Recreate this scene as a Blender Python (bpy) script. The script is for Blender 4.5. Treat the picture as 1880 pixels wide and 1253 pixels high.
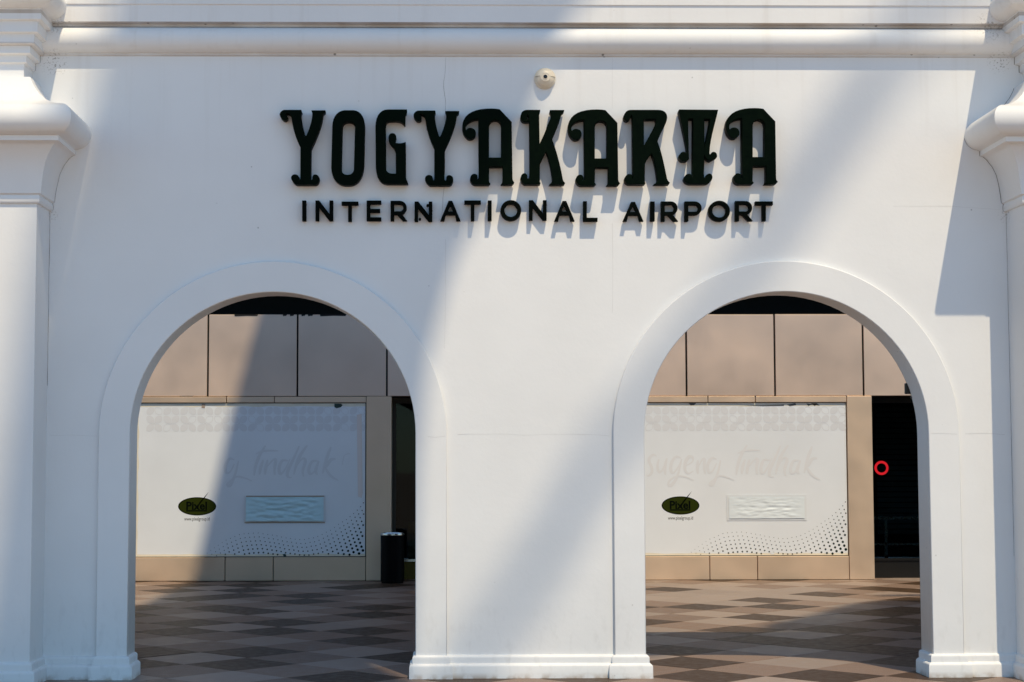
import bpy, bmesh, math, random
from mathutils import Vector, Matrix, noise

# ------------------------------------------------------------------ scene, camera, sky, sun
for o in list(bpy.data.objects): bpy.data.objects.remove(o)
S = bpy.context.scene
COL = S.collection
R = math.radians
IW, IH, FPX = 1880.0, 1253.0, 3150.0            # photograph size and focal length in its pixels
YAW, PIT, ROL = R(.8154219), R(3.9714215), R(-.0826478)
PPX, PPY, DIST, EYE = 857.985, 634.513, 13.034527, 1.6

def _cam2world(x, y, z):
    c, s = math.cos(PIT), math.sin(PIT); y, z = c*y - s*z, s*y + c*z
    c, s = math.cos(YAW), math.sin(YAW); x, y = c*x + s*y, -s*x + c*y
    return Vector((x, y, z))
def ray(u, v):
    u, v = u - PPX, v - PPY
    c, s = math.cos(ROL), math.sin(ROL); u, v = c*u + s*v, -s*u + c*v
    return _cam2world(u/FPX, 1.0, -v/FPX)
def at(u, v, Y):                                 # measured picture point -> (x, z) on the plane y = Y
    r = ray(u, v); t = (Y + DIST)/r.y
    return r.x*t, r.z*t + EYE
def proj(x, y, z):
    y += DIST; z -= EYE
    c, s = math.cos(YAW), math.sin(YAW); x, y = c*x - s*y, s*x + c*y
    c, s = math.cos(PIT), math.sin(PIT); y, z = c*y + s*z, -s*y + c*z
    u, v = FPX*x/y, -FPX*z/y
    c, s = math.cos(ROL), math.sin(ROL)
    return c*u - s*v + PPX, s*u + c*v + PPY

cam_d = bpy.data.cameras.new('camera'); cam = bpy.data.objects.new('camera', cam_d); COL.objects.link(cam)
c_, s_ = math.cos(ROL), math.sin(ROL)
ax, up, fw = _cam2world(c_, 0, s_), _cam2world(-s_, 0, c_), _cam2world(0, 1, 0)
m = Matrix((ax, up, -fw)).transposed().to_4x4(); m.translation = (0, -DIST, EYE)
cam.matrix_world = m
cam_d.sensor_width = 36; cam_d.lens = FPX/IW*36
cam_d.shift_x = (IW/2 - PPX)/IW; cam_d.shift_y = (PPY - IH/2)/IW
cam_d.clip_start = .1; cam_d.clip_end = 2000
S.camera = cam

SUN = Vector((.355, -1.0, 1.88))                 # towards the sun
world = bpy.data.worlds.new('World'); S.world = world; world.use_nodes = True
wn = world.node_tree; bg = wn.nodes['Background']
sky = wn.nodes.new('ShaderNodeTexSky'); sky.sky_type = 'NISHITA'; sky.sun_disc = False
sky.sun_elevation = math.atan2(SUN.z, math.hypot(SUN.x, SUN.y)); sky.sun_rotation = math.atan2(SUN.x, SUN.y)
sky.air_density = 1.0; sky.dust_density = .25; sky.ozone_density = 3.0
tint = wn.nodes.new('ShaderNodeVectorMath'); tint.operation = 'MULTIPLY'; tint.inputs[1].default_value = (.82, 1.0, 1.02)   # clear tropical blue
wn.links.new(sky.outputs[0], tint.inputs[0]); wn.links.new(tint.outputs[0], bg.inputs[0]); bg.inputs[1].default_value = .15
sl = bpy.data.lights.new('sun', 'SUN'); sl.energy = 3.6; sl.angle = R(.53); sl.color = (1, .84, .58)
so = bpy.data.objects.new('sun', sl); COL.objects.link(so)
so.rotation_euler = (-SUN).to_track_quat('-Z', 'Y').to_euler(); so.location = (10, -30, 50)
S.view_settings.view_transform = 'Standard'; S.view_settings.look = 'None'
S.view_settings.exposure = 0.0; S.view_settings.gamma = 1.0
S.render.engine = 'CYCLES'
try: S.cycles.max_bounces = 8; S.cycles.diffuse_bounces = 5
except Exception: pass
random.seed(7)

# ------------------------------------------------------------------ materials
def nd(nt, kind, **kw):
    n = nt.nodes.new(kind)
    for k, v in kw.items():
        if k.startswith('i_'): n.inputs[k[2:].replace('_', ' ')].default_value = v
        else: setattr(n, k, v)
    return n
def mat(name, col, rough=.6, metal=0.0, var=.0, vscale=3.0, bump=0.0, bscale=60.0, speck=0.0, sscale=200.0, spec=.5, coat=0.0, rand=0.0, detail=4.0):
    M = bpy.data.materials.new(name); M.use_nodes = True; nt = M.node_tree
    b = nt.nodes['Principled BSDF']
    b.inputs['Base Color'].default_value = (*col, 1); b.inputs['Roughness'].default_value = rough
    b.inputs['Metallic'].default_value = metal; b.inputs['Specular IOR Level'].default_value = spec
    b.inputs['Coat Weight'].default_value = coat
    geo = nd(nt, 'ShaderNodeNewGeometry')
    cur = None
    def mixmul(fac_socket, lo, hi, prev):
        mr = nd(nt, 'ShaderNodeMapRange'); mr.inputs[1].default_value = .3; mr.inputs[2].default_value = .7
        mr.inputs[3].default_value = lo; mr.inputs[4].default_value = hi
        nt.links.new(fac_socket, mr.inputs[0])
        mx = nd(nt, 'ShaderNodeVectorMath', operation='MULTIPLY')
        if prev is None: mx.inputs[0].default_value = col
        else: nt.links.new(prev, mx.inputs[0])
        nt.links.new(mr.outputs[0], mx.inputs[1])
        return mx.outputs[0]
    if var:
        n = nd(nt, 'ShaderNodeTexNoise', i_Scale=vscale, i_Detail=detail); nt.links.new(geo.outputs['Position'], n.inputs['Vector'])
        cur = mixmul(n.outputs['Fac'], 1 - var, 1 + var, cur)
        mr = nd(nt, 'ShaderNodeMapRange'); mr.inputs[1].default_value = .3; mr.inputs[2].default_value = .7
        mr.inputs[3].default_value = max(.05, rough - .08); mr.inputs[4].default_value = min(1, rough + .08)
        nt.links.new(n.outputs['Fac'], mr.inputs[0]); nt.links.new(mr.outputs[0], b.inputs['Roughness'])
    if speck:
        n = nd(nt, 'ShaderNodeTexNoise', i_Scale=sscale, i_Detail=2.0); nt.links.new(geo.outputs['Position'], n.inputs['Vector'])
        cur = mixmul(n.outputs['Fac'], 1 - speck, 1 + speck, cur)
    if rand:
        oi = nd(nt, 'ShaderNodeObjectInfo')
        mr = nd(nt, 'ShaderNodeMapRange'); mr.inputs[3].default_value = 1 - rand; mr.inputs[4].default_value = 1 + rand
        nt.links.new(oi.outputs['Random'], mr.inputs[0])
        mx = nd(nt, 'ShaderNodeVectorMath', operation='MULTIPLY')
        if cur is None: mx.inputs[0].default_value = col
        else: nt.links.new(cur, mx.inputs[0])
        nt.links.new(mr.outputs[0], mx.inputs[1]); cur = mx.outputs[0]
    if cur is not None: nt.links.new(cur, b.inputs['Base Color'])
    if bump:
        n = nd(nt, 'ShaderNodeTexNoise', i_Scale=bscale, i_Detail=5.0); nt.links.new(geo.outputs['Position'], n.inputs['Vector'])
        bp = nd(nt, 'ShaderNodeBump', i_Strength=bump, i_Distance=.01)
        nt.links.new(n.outputs['Fac'], bp.inputs['Height']); nt.links.new(bp.outputs[0], b.inputs['Normal'])
    return M

def plaster():
    """White emulsion on render: trowel unevenness, scuffs low down, mould specks and grime in the corners of the mouldings."""
    M = bpy.data.materials.new('white_plaster'); M.use_nodes = True; nt = M.node_tree; L = nt.links.new
    b = nt.nodes['Principled BSDF']; b.inputs['Roughness'].default_value = .62; b.inputs['Specular IOR Level'].default_value = .35
    geo = nd(nt, 'ShaderNodeNewGeometry'); P = geo.outputs['Position']
    sep = nd(nt, 'ShaderNodeSeparateXYZ'); L(P, sep.inputs[0])
    def noise_(scale, detail=4.0, vec=P, dist=0.0):
        n = nd(nt, 'ShaderNodeTexNoise', i_Scale=scale, i_Detail=detail, i_Distortion=dist); L(vec, n.inputs['Vector']); return n.outputs['Fac']
    def rng(s, a, b_, lo, hi):
        r = nd(nt, 'ShaderNodeMapRange'); r.inputs[1].default_value = a; r.inputs[2].default_value = b_
        r.inputs[3].default_value = lo; r.inputs[4].default_value = hi; L(s, r.inputs[0]); return r.outputs[0]
    def mul(a, b_):
        x = nd(nt, 'ShaderNodeMath', operation='MULTIPLY'); L(a, x.inputs[0])
        if isinstance(b_, float): x.inputs[1].default_value = b_
        else: L(b_, x.inputs[1])
        return x.outputs[0]
    def mix(fac, c0, c1):
        x = nd(nt, 'ShaderNodeMix', data_type='RGBA'); L(fac, x.inputs[0])
        if isinstance(c0, tuple): x.inputs[6].default_value = (*c0, 1)
        else: L(c0, x.inputs[6])
        x.inputs[7].default_value = (*c1, 1); return x.outputs[2]
    base = mix(rng(noise_(1.3), .3, .7, 0, 1), (.82, .815, .81), (.775, .77, .765))
    # rub marks near the ground
    low = rng(sep.outputs['Z'], .15, .75, 1, 0)
    mp = nd(nt, 'ShaderNodeMapping'); mp.inputs['Scale'].default_value = (2.6, 2.6, 1.1); L(P, mp.inputs[0])
    scuff = mul(low, rng(noise_(6.5, 10.0, mp.outputs[0], .15), .54, .76, 0, 1))
    base = mix(mul(scuff, .24), base, (.42, .40, .38))
    splash = mul(rng(sep.outputs['Z'], .0, .045, 1, 0), rng(noise_(11.0, 6.0), .40, .58, 0, 1))
    base = mix(mul(splash, .75), base, (.40, .31, .23))
    # faint rain streaks below the moulding
    mp2 = nd(nt, 'ShaderNodeMapping'); mp2.inputs['Scale'].default_value = (9.0, 9.0, .35); L(P, mp2.inputs[0])
    st = mul(rng(sep.outputs['Z'], 3.6, 5.0, 0, 1), rng(noise_(1.5, 5.0, mp2.outputs[0]), .55, .72, 0, 1))
    base = mix(mul(st, .16), base, (.52, .47, .42))
    # brown bands with dirt specks in the slot and lower fillet of the cornice
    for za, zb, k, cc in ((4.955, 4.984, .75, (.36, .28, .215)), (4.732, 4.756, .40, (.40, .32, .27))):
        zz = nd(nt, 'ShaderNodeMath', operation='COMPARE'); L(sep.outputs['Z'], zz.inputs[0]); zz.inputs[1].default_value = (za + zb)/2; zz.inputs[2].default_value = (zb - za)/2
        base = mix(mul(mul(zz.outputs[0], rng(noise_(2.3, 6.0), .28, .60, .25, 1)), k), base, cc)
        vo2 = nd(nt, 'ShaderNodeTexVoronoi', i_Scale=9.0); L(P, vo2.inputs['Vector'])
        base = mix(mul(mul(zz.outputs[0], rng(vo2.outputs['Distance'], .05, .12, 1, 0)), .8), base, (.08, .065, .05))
    # mould specks
    vo = nd(nt, 'ShaderNodeTexVoronoi', i_Scale=5.5); L(P, vo.inputs['Vector'])
    sp = mul(rng(vo.outputs['Distance'], .0, .045, 1, 0), rng(noise_(1.1, 2.0), .50, .58, 0, 1))
    base = mix(mul(sp, .8), base, (.12, .10, .085))
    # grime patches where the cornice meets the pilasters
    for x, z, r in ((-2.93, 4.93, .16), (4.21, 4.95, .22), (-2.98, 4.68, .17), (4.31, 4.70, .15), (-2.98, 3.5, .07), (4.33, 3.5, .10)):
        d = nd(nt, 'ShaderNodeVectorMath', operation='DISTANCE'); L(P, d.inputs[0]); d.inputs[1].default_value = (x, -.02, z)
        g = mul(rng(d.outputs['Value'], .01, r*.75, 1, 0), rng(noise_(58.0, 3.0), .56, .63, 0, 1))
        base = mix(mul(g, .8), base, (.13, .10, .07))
    L(base, b.inputs['Base Color'])
    bp = nd(nt, 'ShaderNodeBump', i_Strength=.07, i_Distance=.01); L(noise_(38.0, 6.0), bp.inputs['Height'])
    bp2 = nd(nt, 'ShaderNodeBump', i_Strength=.14, i_Distance=.02); L(noise_(3.5, 3.0), bp2.inputs['Height']); L(bp.outputs[0], bp2.inputs['Normal'])
    L(bp2.outputs[0], b.inputs['Normal'])
    return M

M = dict(
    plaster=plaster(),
    crack=mat('hairline_crack', (.20, .18, .165), .9),
    seam=mat('filled_seam', (.56, .545, .53), .9),
    letter=mat('dark_green_enamel', (.0012, .0042, .0018), .5, var=.25, vscale=20, spec=.03),
    small_letter=mat('black_enamel', (.0015, .0026, .0016), .5, var=.3, vscale=20, spec=.03),
    pin=mat('pin_steel', (.12, .11, .10), .5, .7),
    cream=mat('cream_plastic', (.80, .70, .55), .42, var=.06, vscale=30),
    lens=mat('lens_black', (.006, .006, .006), .15),
    groove=mat('groove_brown', (.22, .17, .12), .7),
    tile_dark=mat('tile_dark', (.060, .036, .021), .48, var=.12, vscale=14, speck=.22, sscale=160, rand=.14, bump=.05, bscale=220, spec=.16),
    tile_mid=mat('tile_mid', (.225, .156, .120), .50, var=.10, vscale=10, speck=.42, sscale=130, rand=.10, bump=.08, bscale=200, spec=.26),
    tile_light=mat('tile_light', (.31, .240, .200), .46, var=.10, vscale=9, speck=.14, sscale=150, rand=.10, bump=.05, bscale=200, spec=.3),
    grout=mat('grout', (.045, .038, .032), .9),
    ground=mat('pale_paving', (.50, .38, .31), .85, var=.15, vscale=.6),
    fascia=mat('fascia_panel', (.84, .655, .53), .50, .50, var=.05, vscale=1.4, rand=.05, bump=.02, bscale=4),
    frame=mat('bronze_cladding', (.80, .615, .455), .50, .50, var=.05, vscale=2.0, rand=.04),
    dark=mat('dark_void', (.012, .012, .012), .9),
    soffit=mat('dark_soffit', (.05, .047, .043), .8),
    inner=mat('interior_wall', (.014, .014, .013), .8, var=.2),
    black_frame=mat('black_metal', (.012, .012, .012), .4, .2),
    steel=mat('brushed_steel', (.62, .61, .59), .28, 1.0, var=.08, vscale=30),
    rubbish=mat('black_powder_coat', (.002, .002, .0023), .5, var=.2, spec=.08),
    red=mat('red_vinyl', (.85, .006, .02), .5),
    logo=mat('olive_ink', (.026, .036, .0025), .5, spec=.1),
    ink=mat('dark_ink', (.002, .004, .002), .5, spec=.05),
    grey_ink=mat('grey_ink', (.10, .10, .10), .6),
    dots=mat('green_black_ink', (.004, .014, .010), .5, spec=.1),
    faded=mat('faded_print', (.81, .825, .86), .45),
    faded_text=mat('faded_lettering', (.85, .86, .89), .45),
    faded_text2=mat('faded_lettering_grey', (.80, .825, .865), .45),
    pinkish=mat('tape_residue', (.86, .78, .74), .6),
    tape=mat('clear_tape', (.84, .875, .91), .4),
    brown_tape=mat('brown_tape', (.42, .32, .25), .5),
    bluecloth=mat('pale_blue_cloth', (.62, .86, .93), .75, var=.04),
    whitecloth=mat('white_film', (.86, .93, .975), .5, var=.02),
    leaf=mat('dark_scrap', (.02, .05, .045), .6),
    blocker=mat('blocker_metal', (.34, .34, .35), .6),
    absorber=mat('absorber_brown', (.035, .03, .026), .7, var=.2),
    concrete=mat('concrete', (.38, .37, .35), .85, var=.1),
    slat=mat('shutter_grey', (.10, .115, .115), .6),
    yellow=mat('yellow_panel', (.085, .068, .014), .6, spec=.1),
)
def board_mat():
    """White printed vinyl; yellowed and smudged along its edges."""
    m_ = mat('printed_vinyl', (.885, .92, .965), .45, var=.025, vscale=1.6, spec=.45)
    return m_
M['vinyl'] = board_mat()
M['yellowed'] = mat('yellowed_vinyl', (.86, .80, .66), .45, var=.06, vscale=5)
def glass_mat():
    m_ = bpy.data.materials.new('tinted_glass'); m_.use_nodes = True; nt = m_.node_tree
    nt.nodes.remove(nt.nodes['Principled BSDF']); out = nt.nodes['Material Output']
    tr = nd(nt, 'ShaderNodeBsdfTransparent'); tr.inputs[0].default_value = (.52, .60, .60, 1)
    gl = nd(nt, 'ShaderNodeBsdfGlossy'); gl.inputs['Roughness'].default_value = .02; gl.inputs[0].default_value = (.85, .9, .9, 1)
    fr = nd(nt, 'ShaderNodeFresnel'); fr.inputs[0].default_value = 1.22
    mx = nd(nt, 'ShaderNodeMixShader'); nt.links.new(fr.outputs[0], mx.inputs[0]); nt.links.new(tr.outputs[0], mx.inputs[1]); nt.links.new(gl.outputs[0], mx.inputs[2])
    nt.links.new(mx.outputs[0], out.inputs[0]); return m_
M['glass'] = glass_mat()

# ------------------------------------------------------------------ builders
def link(name, me, m_=None, parent=None, loc=None):
    o = bpy.data.objects.new(name, me); COL.objects.link(o)
    if me is not None and m_ is not None and not me.materials:
        me.materials.append(M[m_] if isinstance(m_, str) else m_)
    if parent is not None: o.parent = parent
    if loc is not None: o.location = loc
    return o
def thing(name, label, cat, loc=(0, 0, 0), group=None):
    o = bpy.data.objects.new(name, None); COL.objects.link(o); o.location = loc
    o.empty_display_size = .2
    o['label'] = label; o['category'] = cat
    if group: o['group'] = group
    return o
def local(o, parent):                            # keep a world-space mesh in place under a moved Empty
    o.parent = parent; o.matrix_parent_inverse = Matrix.Translation(-Vector(parent.location))
    return o
def mesh(verts, faces, smooth=False):
    me = bpy.data.meshes.new('m'); me.from_pydata([tuple(v) for v in verts], [], faces); me.update()
    bm = bmesh.new(); bm.from_mesh(me); bmesh.ops.recalc_face_normals(bm, faces=bm.faces); bm.to_mesh(me); bm.free()
    if smooth: me.polygons.foreach_set('use_smooth', [True]*len(me.polygons))
    return me
def box_vf(x0, x1, y0, y1, z0, z1, base=0):
    v = [(x, y, z) for x in (x0, x1) for y in (y0, y1) for z in (z0, z1)]
    f = [(0, 1, 3, 2), (4, 6, 7, 5), (0, 4, 5, 1), (2, 3, 7, 6), (0, 2, 6, 4), (1, 5, 7, 3)]
    return v, [tuple(i + base for i in q) for q in f]
def box(x0, x1, y0, y1, z0, z1): return mesh(*box_vf(x0, x1, y0, y1, z0, z1))
def boxes(lst):
    V, F = [], []
    for b in lst:
        v, f = box_vf(*b, base=len(V)); V += v; F += f
    return mesh(V, F)
def bevel(o, w=.006, seg=2, ang=35):
    b = o.modifiers.new('bevel', 'BEVEL'); b.width = w; b.segments = seg; b.limit_method = 'ANGLE'; b.angle_limit = R(ang); b.harden_normals = False
    return o
def sweep(path, prof, cap=True, smooth_ang=None):
    """Profile [(out, z)] carried along a plan polyline [(x, y)] with mitred corners; 'out' is to the right of travel."""
    n = len(path); nor = []
    for i in range(n - 1):
        d = (Vector(path[i + 1]) - Vector(path[i])).normalized(); nor.append(Vector((d.y, -d.x)))
    V, F = [], []
    for i in range(n):
        if i == 0: off = nor[0]
        elif i == n - 1: off = nor[-1]
        else:
            a, b = nor[i - 1], nor[i]; off = (a + b)/(1 + a.dot(b))
        for p, z in prof: V.append((path[i][0] + off.x*p, path[i][1] + off.y*p, z))
    k = len(prof)
    for i in range(n - 1):
        for j in range(k - 1):
            F.append((i*k + j, (i + 1)*k + j, (i + 1)*k + j + 1, i*k + j + 1))
    return V, F
def arc(cx, cz, r, a0, a1, n):
    return [(cx + r*math.cos(R(a0 + (a1 - a0)*i/n)), cz + r*math.sin(R(a0 + (a1 - a0)*i/n))) for i in range(n + 1)]
def smooth_by_angle(o, ang=40):
    me = o.data; me.polygons.foreach_set('use_smooth', [True]*len(me.polygons))
    bm = bmesh.new(); bm.from_mesh(me)
    for e in bm.edges:
        if len(e.link_faces) == 2 and e.calc_face_angle(0) > R(ang): e.smooth = False
    bm.to_mesh(me); bm.free()
def curve_solid(loops, y0, y1, bev=0.0):
    """Closed outlines [(x, z)] (outer and holes) filled and given thickness from y0 (front) to y1 (back)."""
    cu = bpy.data.curves.new('c', 'CURVE'); cu.dimensions = '2D'; cu.fill_mode = 'BOTH'
    cu.extrude = (y1 - y0)/2 - bev; cu.bevel_depth = bev; cu.bevel_resolution = 1; cu.offset = -bev
    for lp in loops:
        sp = cu.splines.new('POLY'); sp.points.add(len(lp) - 1); sp.use_cyclic_u = True
        for p, (x, z) in zip(sp.points, lp): p.co = (x, z, 0, 1)
    ob = bpy.data.objects.new('tmp', cu); COL.objects.link(ob)
    dg = bpy.context.evaluated_depsgraph_get(); dg.update()
    me = bpy.data.meshes.new_from_object(ob.evaluated_get(dg))
    bpy.data.objects.remove(ob); bpy.data.curves.remove(cu)
    me.transform(Matrix.Translation((0, (y0 + y1)/2, 0)) @ Matrix.Rotation(R(90), 4, 'X'))
    me.materials.clear()
    return me
def path2d(cmds, n=8):
    """[(x, y) | ('c', x1, y1, x2, y2, x, y)] -> polyline"""
    pts = []
    for c in cmds:
        if c[0] == 'c':
            p0 = pts[-1]; x1, y1, x2, y2, x3, y3 = c[1:]
            for i in range(1, n + 1):
                t = i/n; s = 1 - t
                pts.append((s**3*p0[0] + 3*s*s*t*x1 + 3*s*t*t*x2 + t**3*x3, s**3*p0[1] + 3*s*s*t*y1 + 3*s*t*t*y2 + t**3*y3))
        else: pts.append(c)
    out = []
    for p in pts:
        if not out or math.hypot(p[0] - out[-1][0], p[1] - out[-1][1]) > 1e-6: out.append(p)
    if math.hypot(out[0][0] - out[-1][0], out[0][1] - out[-1][1]) < 1e-6: out.pop()
    return out

# ------------------------------------------------------------------ measurements (metres)
T = .281                      # back of the arcade wall
SY = -.035                    # face of the arch surrounds
PY = -.414                    # face of the pilaster shafts
XL, XR = -3.0, 4.333          # inner faces of the two pilasters
ARCH = [(-2.364, -.208), (1.526, 3.690)]
SUR = .236                    # width of the surrounds
SPRING = 1.832
HT = 6.0
BY = 10.828                   # face of the terminal behind
W0, W1 = -12.0, 14.0

# ------------------------------------------------------------------ the setting: ground and tiled floor
g = link('ground', mesh([(-300, -300, -.04), (300, -300, -.04), (300, 300, -.04), (-300, 300, -.04)], [(0, 1, 2, 3)]), 'ground'); g['kind'] = 'structure'
fl = link('floor', mesh([(-16, -5, -.008), (18, -5, -.008), (18, 16, -.008), (-16, 16, -.008)], [(0, 1, 2, 3)]), 'grout'); fl['kind'] = 'structure'
ST = .4525; HALF = ST - .0022
TONE = {}
def tones(t, s):
    for w in s.split():
        i, j = w.split(','); TONE[(int(i), int(j))] = t
tones('d', '-1,0 1,0 -1,2 -1,4 3,4 1,6 3,6 1,8 3,8 -1,10 2,11 1,14 3,16 1,20 -7,0 -9,2 -11,2 -11,4 -9,4 -7,6 -11,8 -9,8 -11,10 -9,10 -13,12 -7,12 -10,13 -13,14 -7,14 -9,16 -12,17 -9,18 -13,20 -11,20 -8,21 -13,22 -11,22 5,12 6,13 7,16 8,19 5,8 3,2 5,2 -3,0 3,0 5,0 -5,0')
tones('l', '1,2 1,4 -1,6 2,7 -1,8 1,10 3,10 1,12 3,12 2,15 5,16 2,17 0,17 4,17 1,18 3,18 2,19 5,20 2,21 -9,0 -7,2 -10,3 -7,4 -11,6 -9,6 -10,9 -7,10 -11,12 -9,12 -9,14 -13,16 -11,16 -13,18 -12,19 -9,20 -12,21 0,-1 -1,12 7,18')
def tile_mesh(tone):
    h, b = HALF, .004
    v = [(0, -h, -.012), (h, 0, -.012), (0, h, -.012), (-h, 0, -.012), (0, -h, -.0015), (h, 0, -.0015), (0, h, -.0015), (-h, 0, -.0015),
         (0, -h + b, 0), (h - b, 0, 0), (0, h - b, 0), (-h + b, 0, 0)]
    f = [(8, 9, 10, 11)] + [(k, (k + 1) % 4, 4 + (k + 1) % 4, 4 + k) for k in range(4)] + [(4 + k, 4 + (k + 1) % 4, 8 + (k + 1) % 4, 8 + k) for k in range(4)]
    return v, f
names = {'d': 'tile_dark', 'm': 'tile_mid', 'l': 'tile_light'}
tv, tf = tile_mesh('m'); TM = {}
for k in names:
    TM[k] = mesh(tv, tf); TM[k].materials.append(M[names[k]])
near, far = [], []
for i in range(-40, 35):
    for j in range(-35, 35):
        if (i + j) % 2 == 0: continue
        x, y = 2.44 + ST*i, .045 + ST*j
        if not (-15.5 < x < 17.5 and -4.6 < y < 15.0): continue
        t = TONE.get((i, j)) or ('m' if i % 2 == 0 else random.choice('ld'))
        if i % 2 == 0 and (i, j) not in TONE and random.random() < .12: t = random.choice('ldm')
        u, v = proj(x, max(y, -11), 0)
        k = DIST/(y + DIST) if y > -12 else 1
        xw = x*k                                          # where the sight line crosses the wall
        vis = (y < .5 and y > -1.2 and -3.9 < x < 5.0) or (y >= .5 and y < 13.2 and any(a - .42 < xw < b + .42 for a, b in ARCH))
        (near if vis else far).append((x, y, t))
near.sort(key=lambda q: q[1]); far += near[300:]; near = near[:300]
for x, y, t in near:
    o = link('floor_tile', TM[t], None, fl)
    o.location = (x, y, random.uniform(-.0012, .0008)); o.rotation_euler = (R(random.gauss(0, .09)), R(random.gauss(0, .09)), R(random.gauss(0, .12)))
V, F, MI = [], [], []
for x, y, t in far:
    b = len(V); V += [(a + x, c + y, d) for a, c, d in tv]; F += [tuple(q + b for q in f) for f in tf]; MI += ['dml'.index(t)]*len(tf)
me = bpy.data.meshes.new('m'); me.from_pydata(V, [], F)
for k in 'dml': me.materials.append(M[names[k]])
me.polygons.foreach_set('material_index', MI); me.update()
o = link('paving', me, None, fl); o['kind'] = 'stuff'

# ------------------------------------------------------------------ the white arcade wall
gw = thing('arcade_wall', 'white plastered wall with two round arches and moulded cornice between pilasters', 'wall')
def arch_pts(a, b, grow=0.0, n=48):
    cx, r = (a + b)/2, (b - a)/2 + grow
    return [(cx - r*math.cos(math.pi*i/n), SPRING + r*math.sin(math.pi*i/n)) for i in range(n + 1)]
out = [(W0, 0)]
for a, b in ARCH: out += [(a, 0)] + arch_pts(a, b) + [(b, 0)]
out += [(W1, 0), (W1, HT), (W0, HT)]
o = link('wall', curve_solid([out], 0, T), 'plaster', gw)
for a, b in ARCH:
    ring = [(a - SUR, 0)] + arch_pts(a, b, SUR) + [(b + SUR, 0), (b, 0)] + arch_pts(a, b)[::-1] + [(a, 0)]
    o = link('arch_surround', curve_solid([path2d(ring)], SY, -.0005, .006), 'plaster', gw)
out2 = [(W0 + .01, .01)]
for a, b in ARCH: out2 += [(a - .004, .01)] + [(x, z) for x, z in arch_pts(a, b, .004)] + [(b + .004, .01)]
out2 += [(W1 - .01, .01), (W1 - .01, HT - .02), (W0 + .01, HT - .02)]
link('bounce_absorber', curve_solid([out2], T + .0006, T + .02), 'absorber', gw)  # unseen dark sheet added to cut bounce light in the courtyard
# stepped skirting round the foot of every pier
SK = [(0, .172), (.010, .170), (.020, .160), (.022, .150), (.022, .112), (.030, .108), (.042, .098), (.045, .088), (.046, 0)]
def skirting(path, parent, name='skirting'):
    V, F = sweep(path, SK[::-1]); me = mesh(V, F); o = link(name, me, 'plaster', parent); smooth_by_angle(o, 50); return o
a0, b0 = ARCH[0]; a1, b1 = ARCH[1]
skirting([(XL, 0), (a0 - SUR, 0), (a0 - SUR, SY), (a0, SY), (a0, T)], gw)
skirting([(b0, T), (b0, SY), (b0 + SUR, SY), (b0 + SUR, 0), (a1 - SUR, 0), (a1 - SUR, SY), (a1, SY), (a1, T)], gw)
skirting([(b1, T), (b1, SY), (b1 + SUR, SY), (b1 + SUR, 0), (XR, 0)], gw)
# cornice: fillet, half-round, shadow slot, fascia
CR = [(0, 4.736), (.012, 4.740), (.014, 4.757)] + arc(.004, 4.855, .1, -78, 88, 14) + [(.03, 4.957), (.03, 4.976), (.082, 4.982), (.084, 5.112), (.094, 5.118), (.096, 5.24), (.13, 5.26), (.13, 5.5)] + arc(.10, 5.62, .12, -70, 85, 8) + [(.0, 5.76)]
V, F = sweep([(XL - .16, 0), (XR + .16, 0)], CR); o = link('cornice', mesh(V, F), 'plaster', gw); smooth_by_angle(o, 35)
# outer bays of the same cornice, beyond the pilasters
PW = 1.25
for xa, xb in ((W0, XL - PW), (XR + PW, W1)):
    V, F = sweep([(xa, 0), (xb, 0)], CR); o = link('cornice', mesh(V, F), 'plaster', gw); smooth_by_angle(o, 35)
CAP = [(0, 3.528), (.016, 3.532), (.024, 3.545), (.024, 3.575), (.018, 3.592), (.034, 3.600), (.040, 3.66), (.052, 3.74), (.070, 3.818), (.100, 3.882), (.140, 3.935), (.165, 3.958), (.193, 3.966), (.193, 4.002), (.212, 4.010)]
CAP += arc(.198, 4.122, .113, -80, 85, 14) + [(.19, 4.240), (.127, 4.262), (.060, 4.30), (.0, 4.355), (-.045, 4.415), (-.075, 4.47), (-.085, 4.497), (-.150, 4.502)]
ENT = [(-.150, 4.500), (-.150, 4.612), (-.128, 4.618), (-.128, 4.672), (-.092, 4.680), (-.092, 4.737), (-.055, 4.745), (-.055, 4.815), (-.022, 4.824), (-.022, 4.903), (.010, 4.912), (.010, 4.992), (.040, 4.998)] + arc(.026, 5.100, .098, -72, 85, 12) + [(.02, 5.205), (.0, 5.25), (.0, 5.9), (.06, 5.95), (.06, HT + .1), (-.3, HT + .1)]
for x0, x1 in ((XL - PW, XL), (XR, XR + PW)):
    pl = link('pilaster', None, None, gw)
    U = [(x0, 0), (x0, PY), (x1, PY), (x1, 0)]
    link('shaft', box(x0, x1, PY, -.0006, 0, 3.529), 'plaster', pl)
    V, F = sweep(U, CAP); o = link('capital', mesh(V, F), 'plaster', pl); smooth_by_angle(o, 38)
    V, F = sweep(U, ENT); o = link('entablature', mesh(V, F), 'plaster', pl); smooth_by_angle(o, 38)
    skirting(U, pl)
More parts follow.
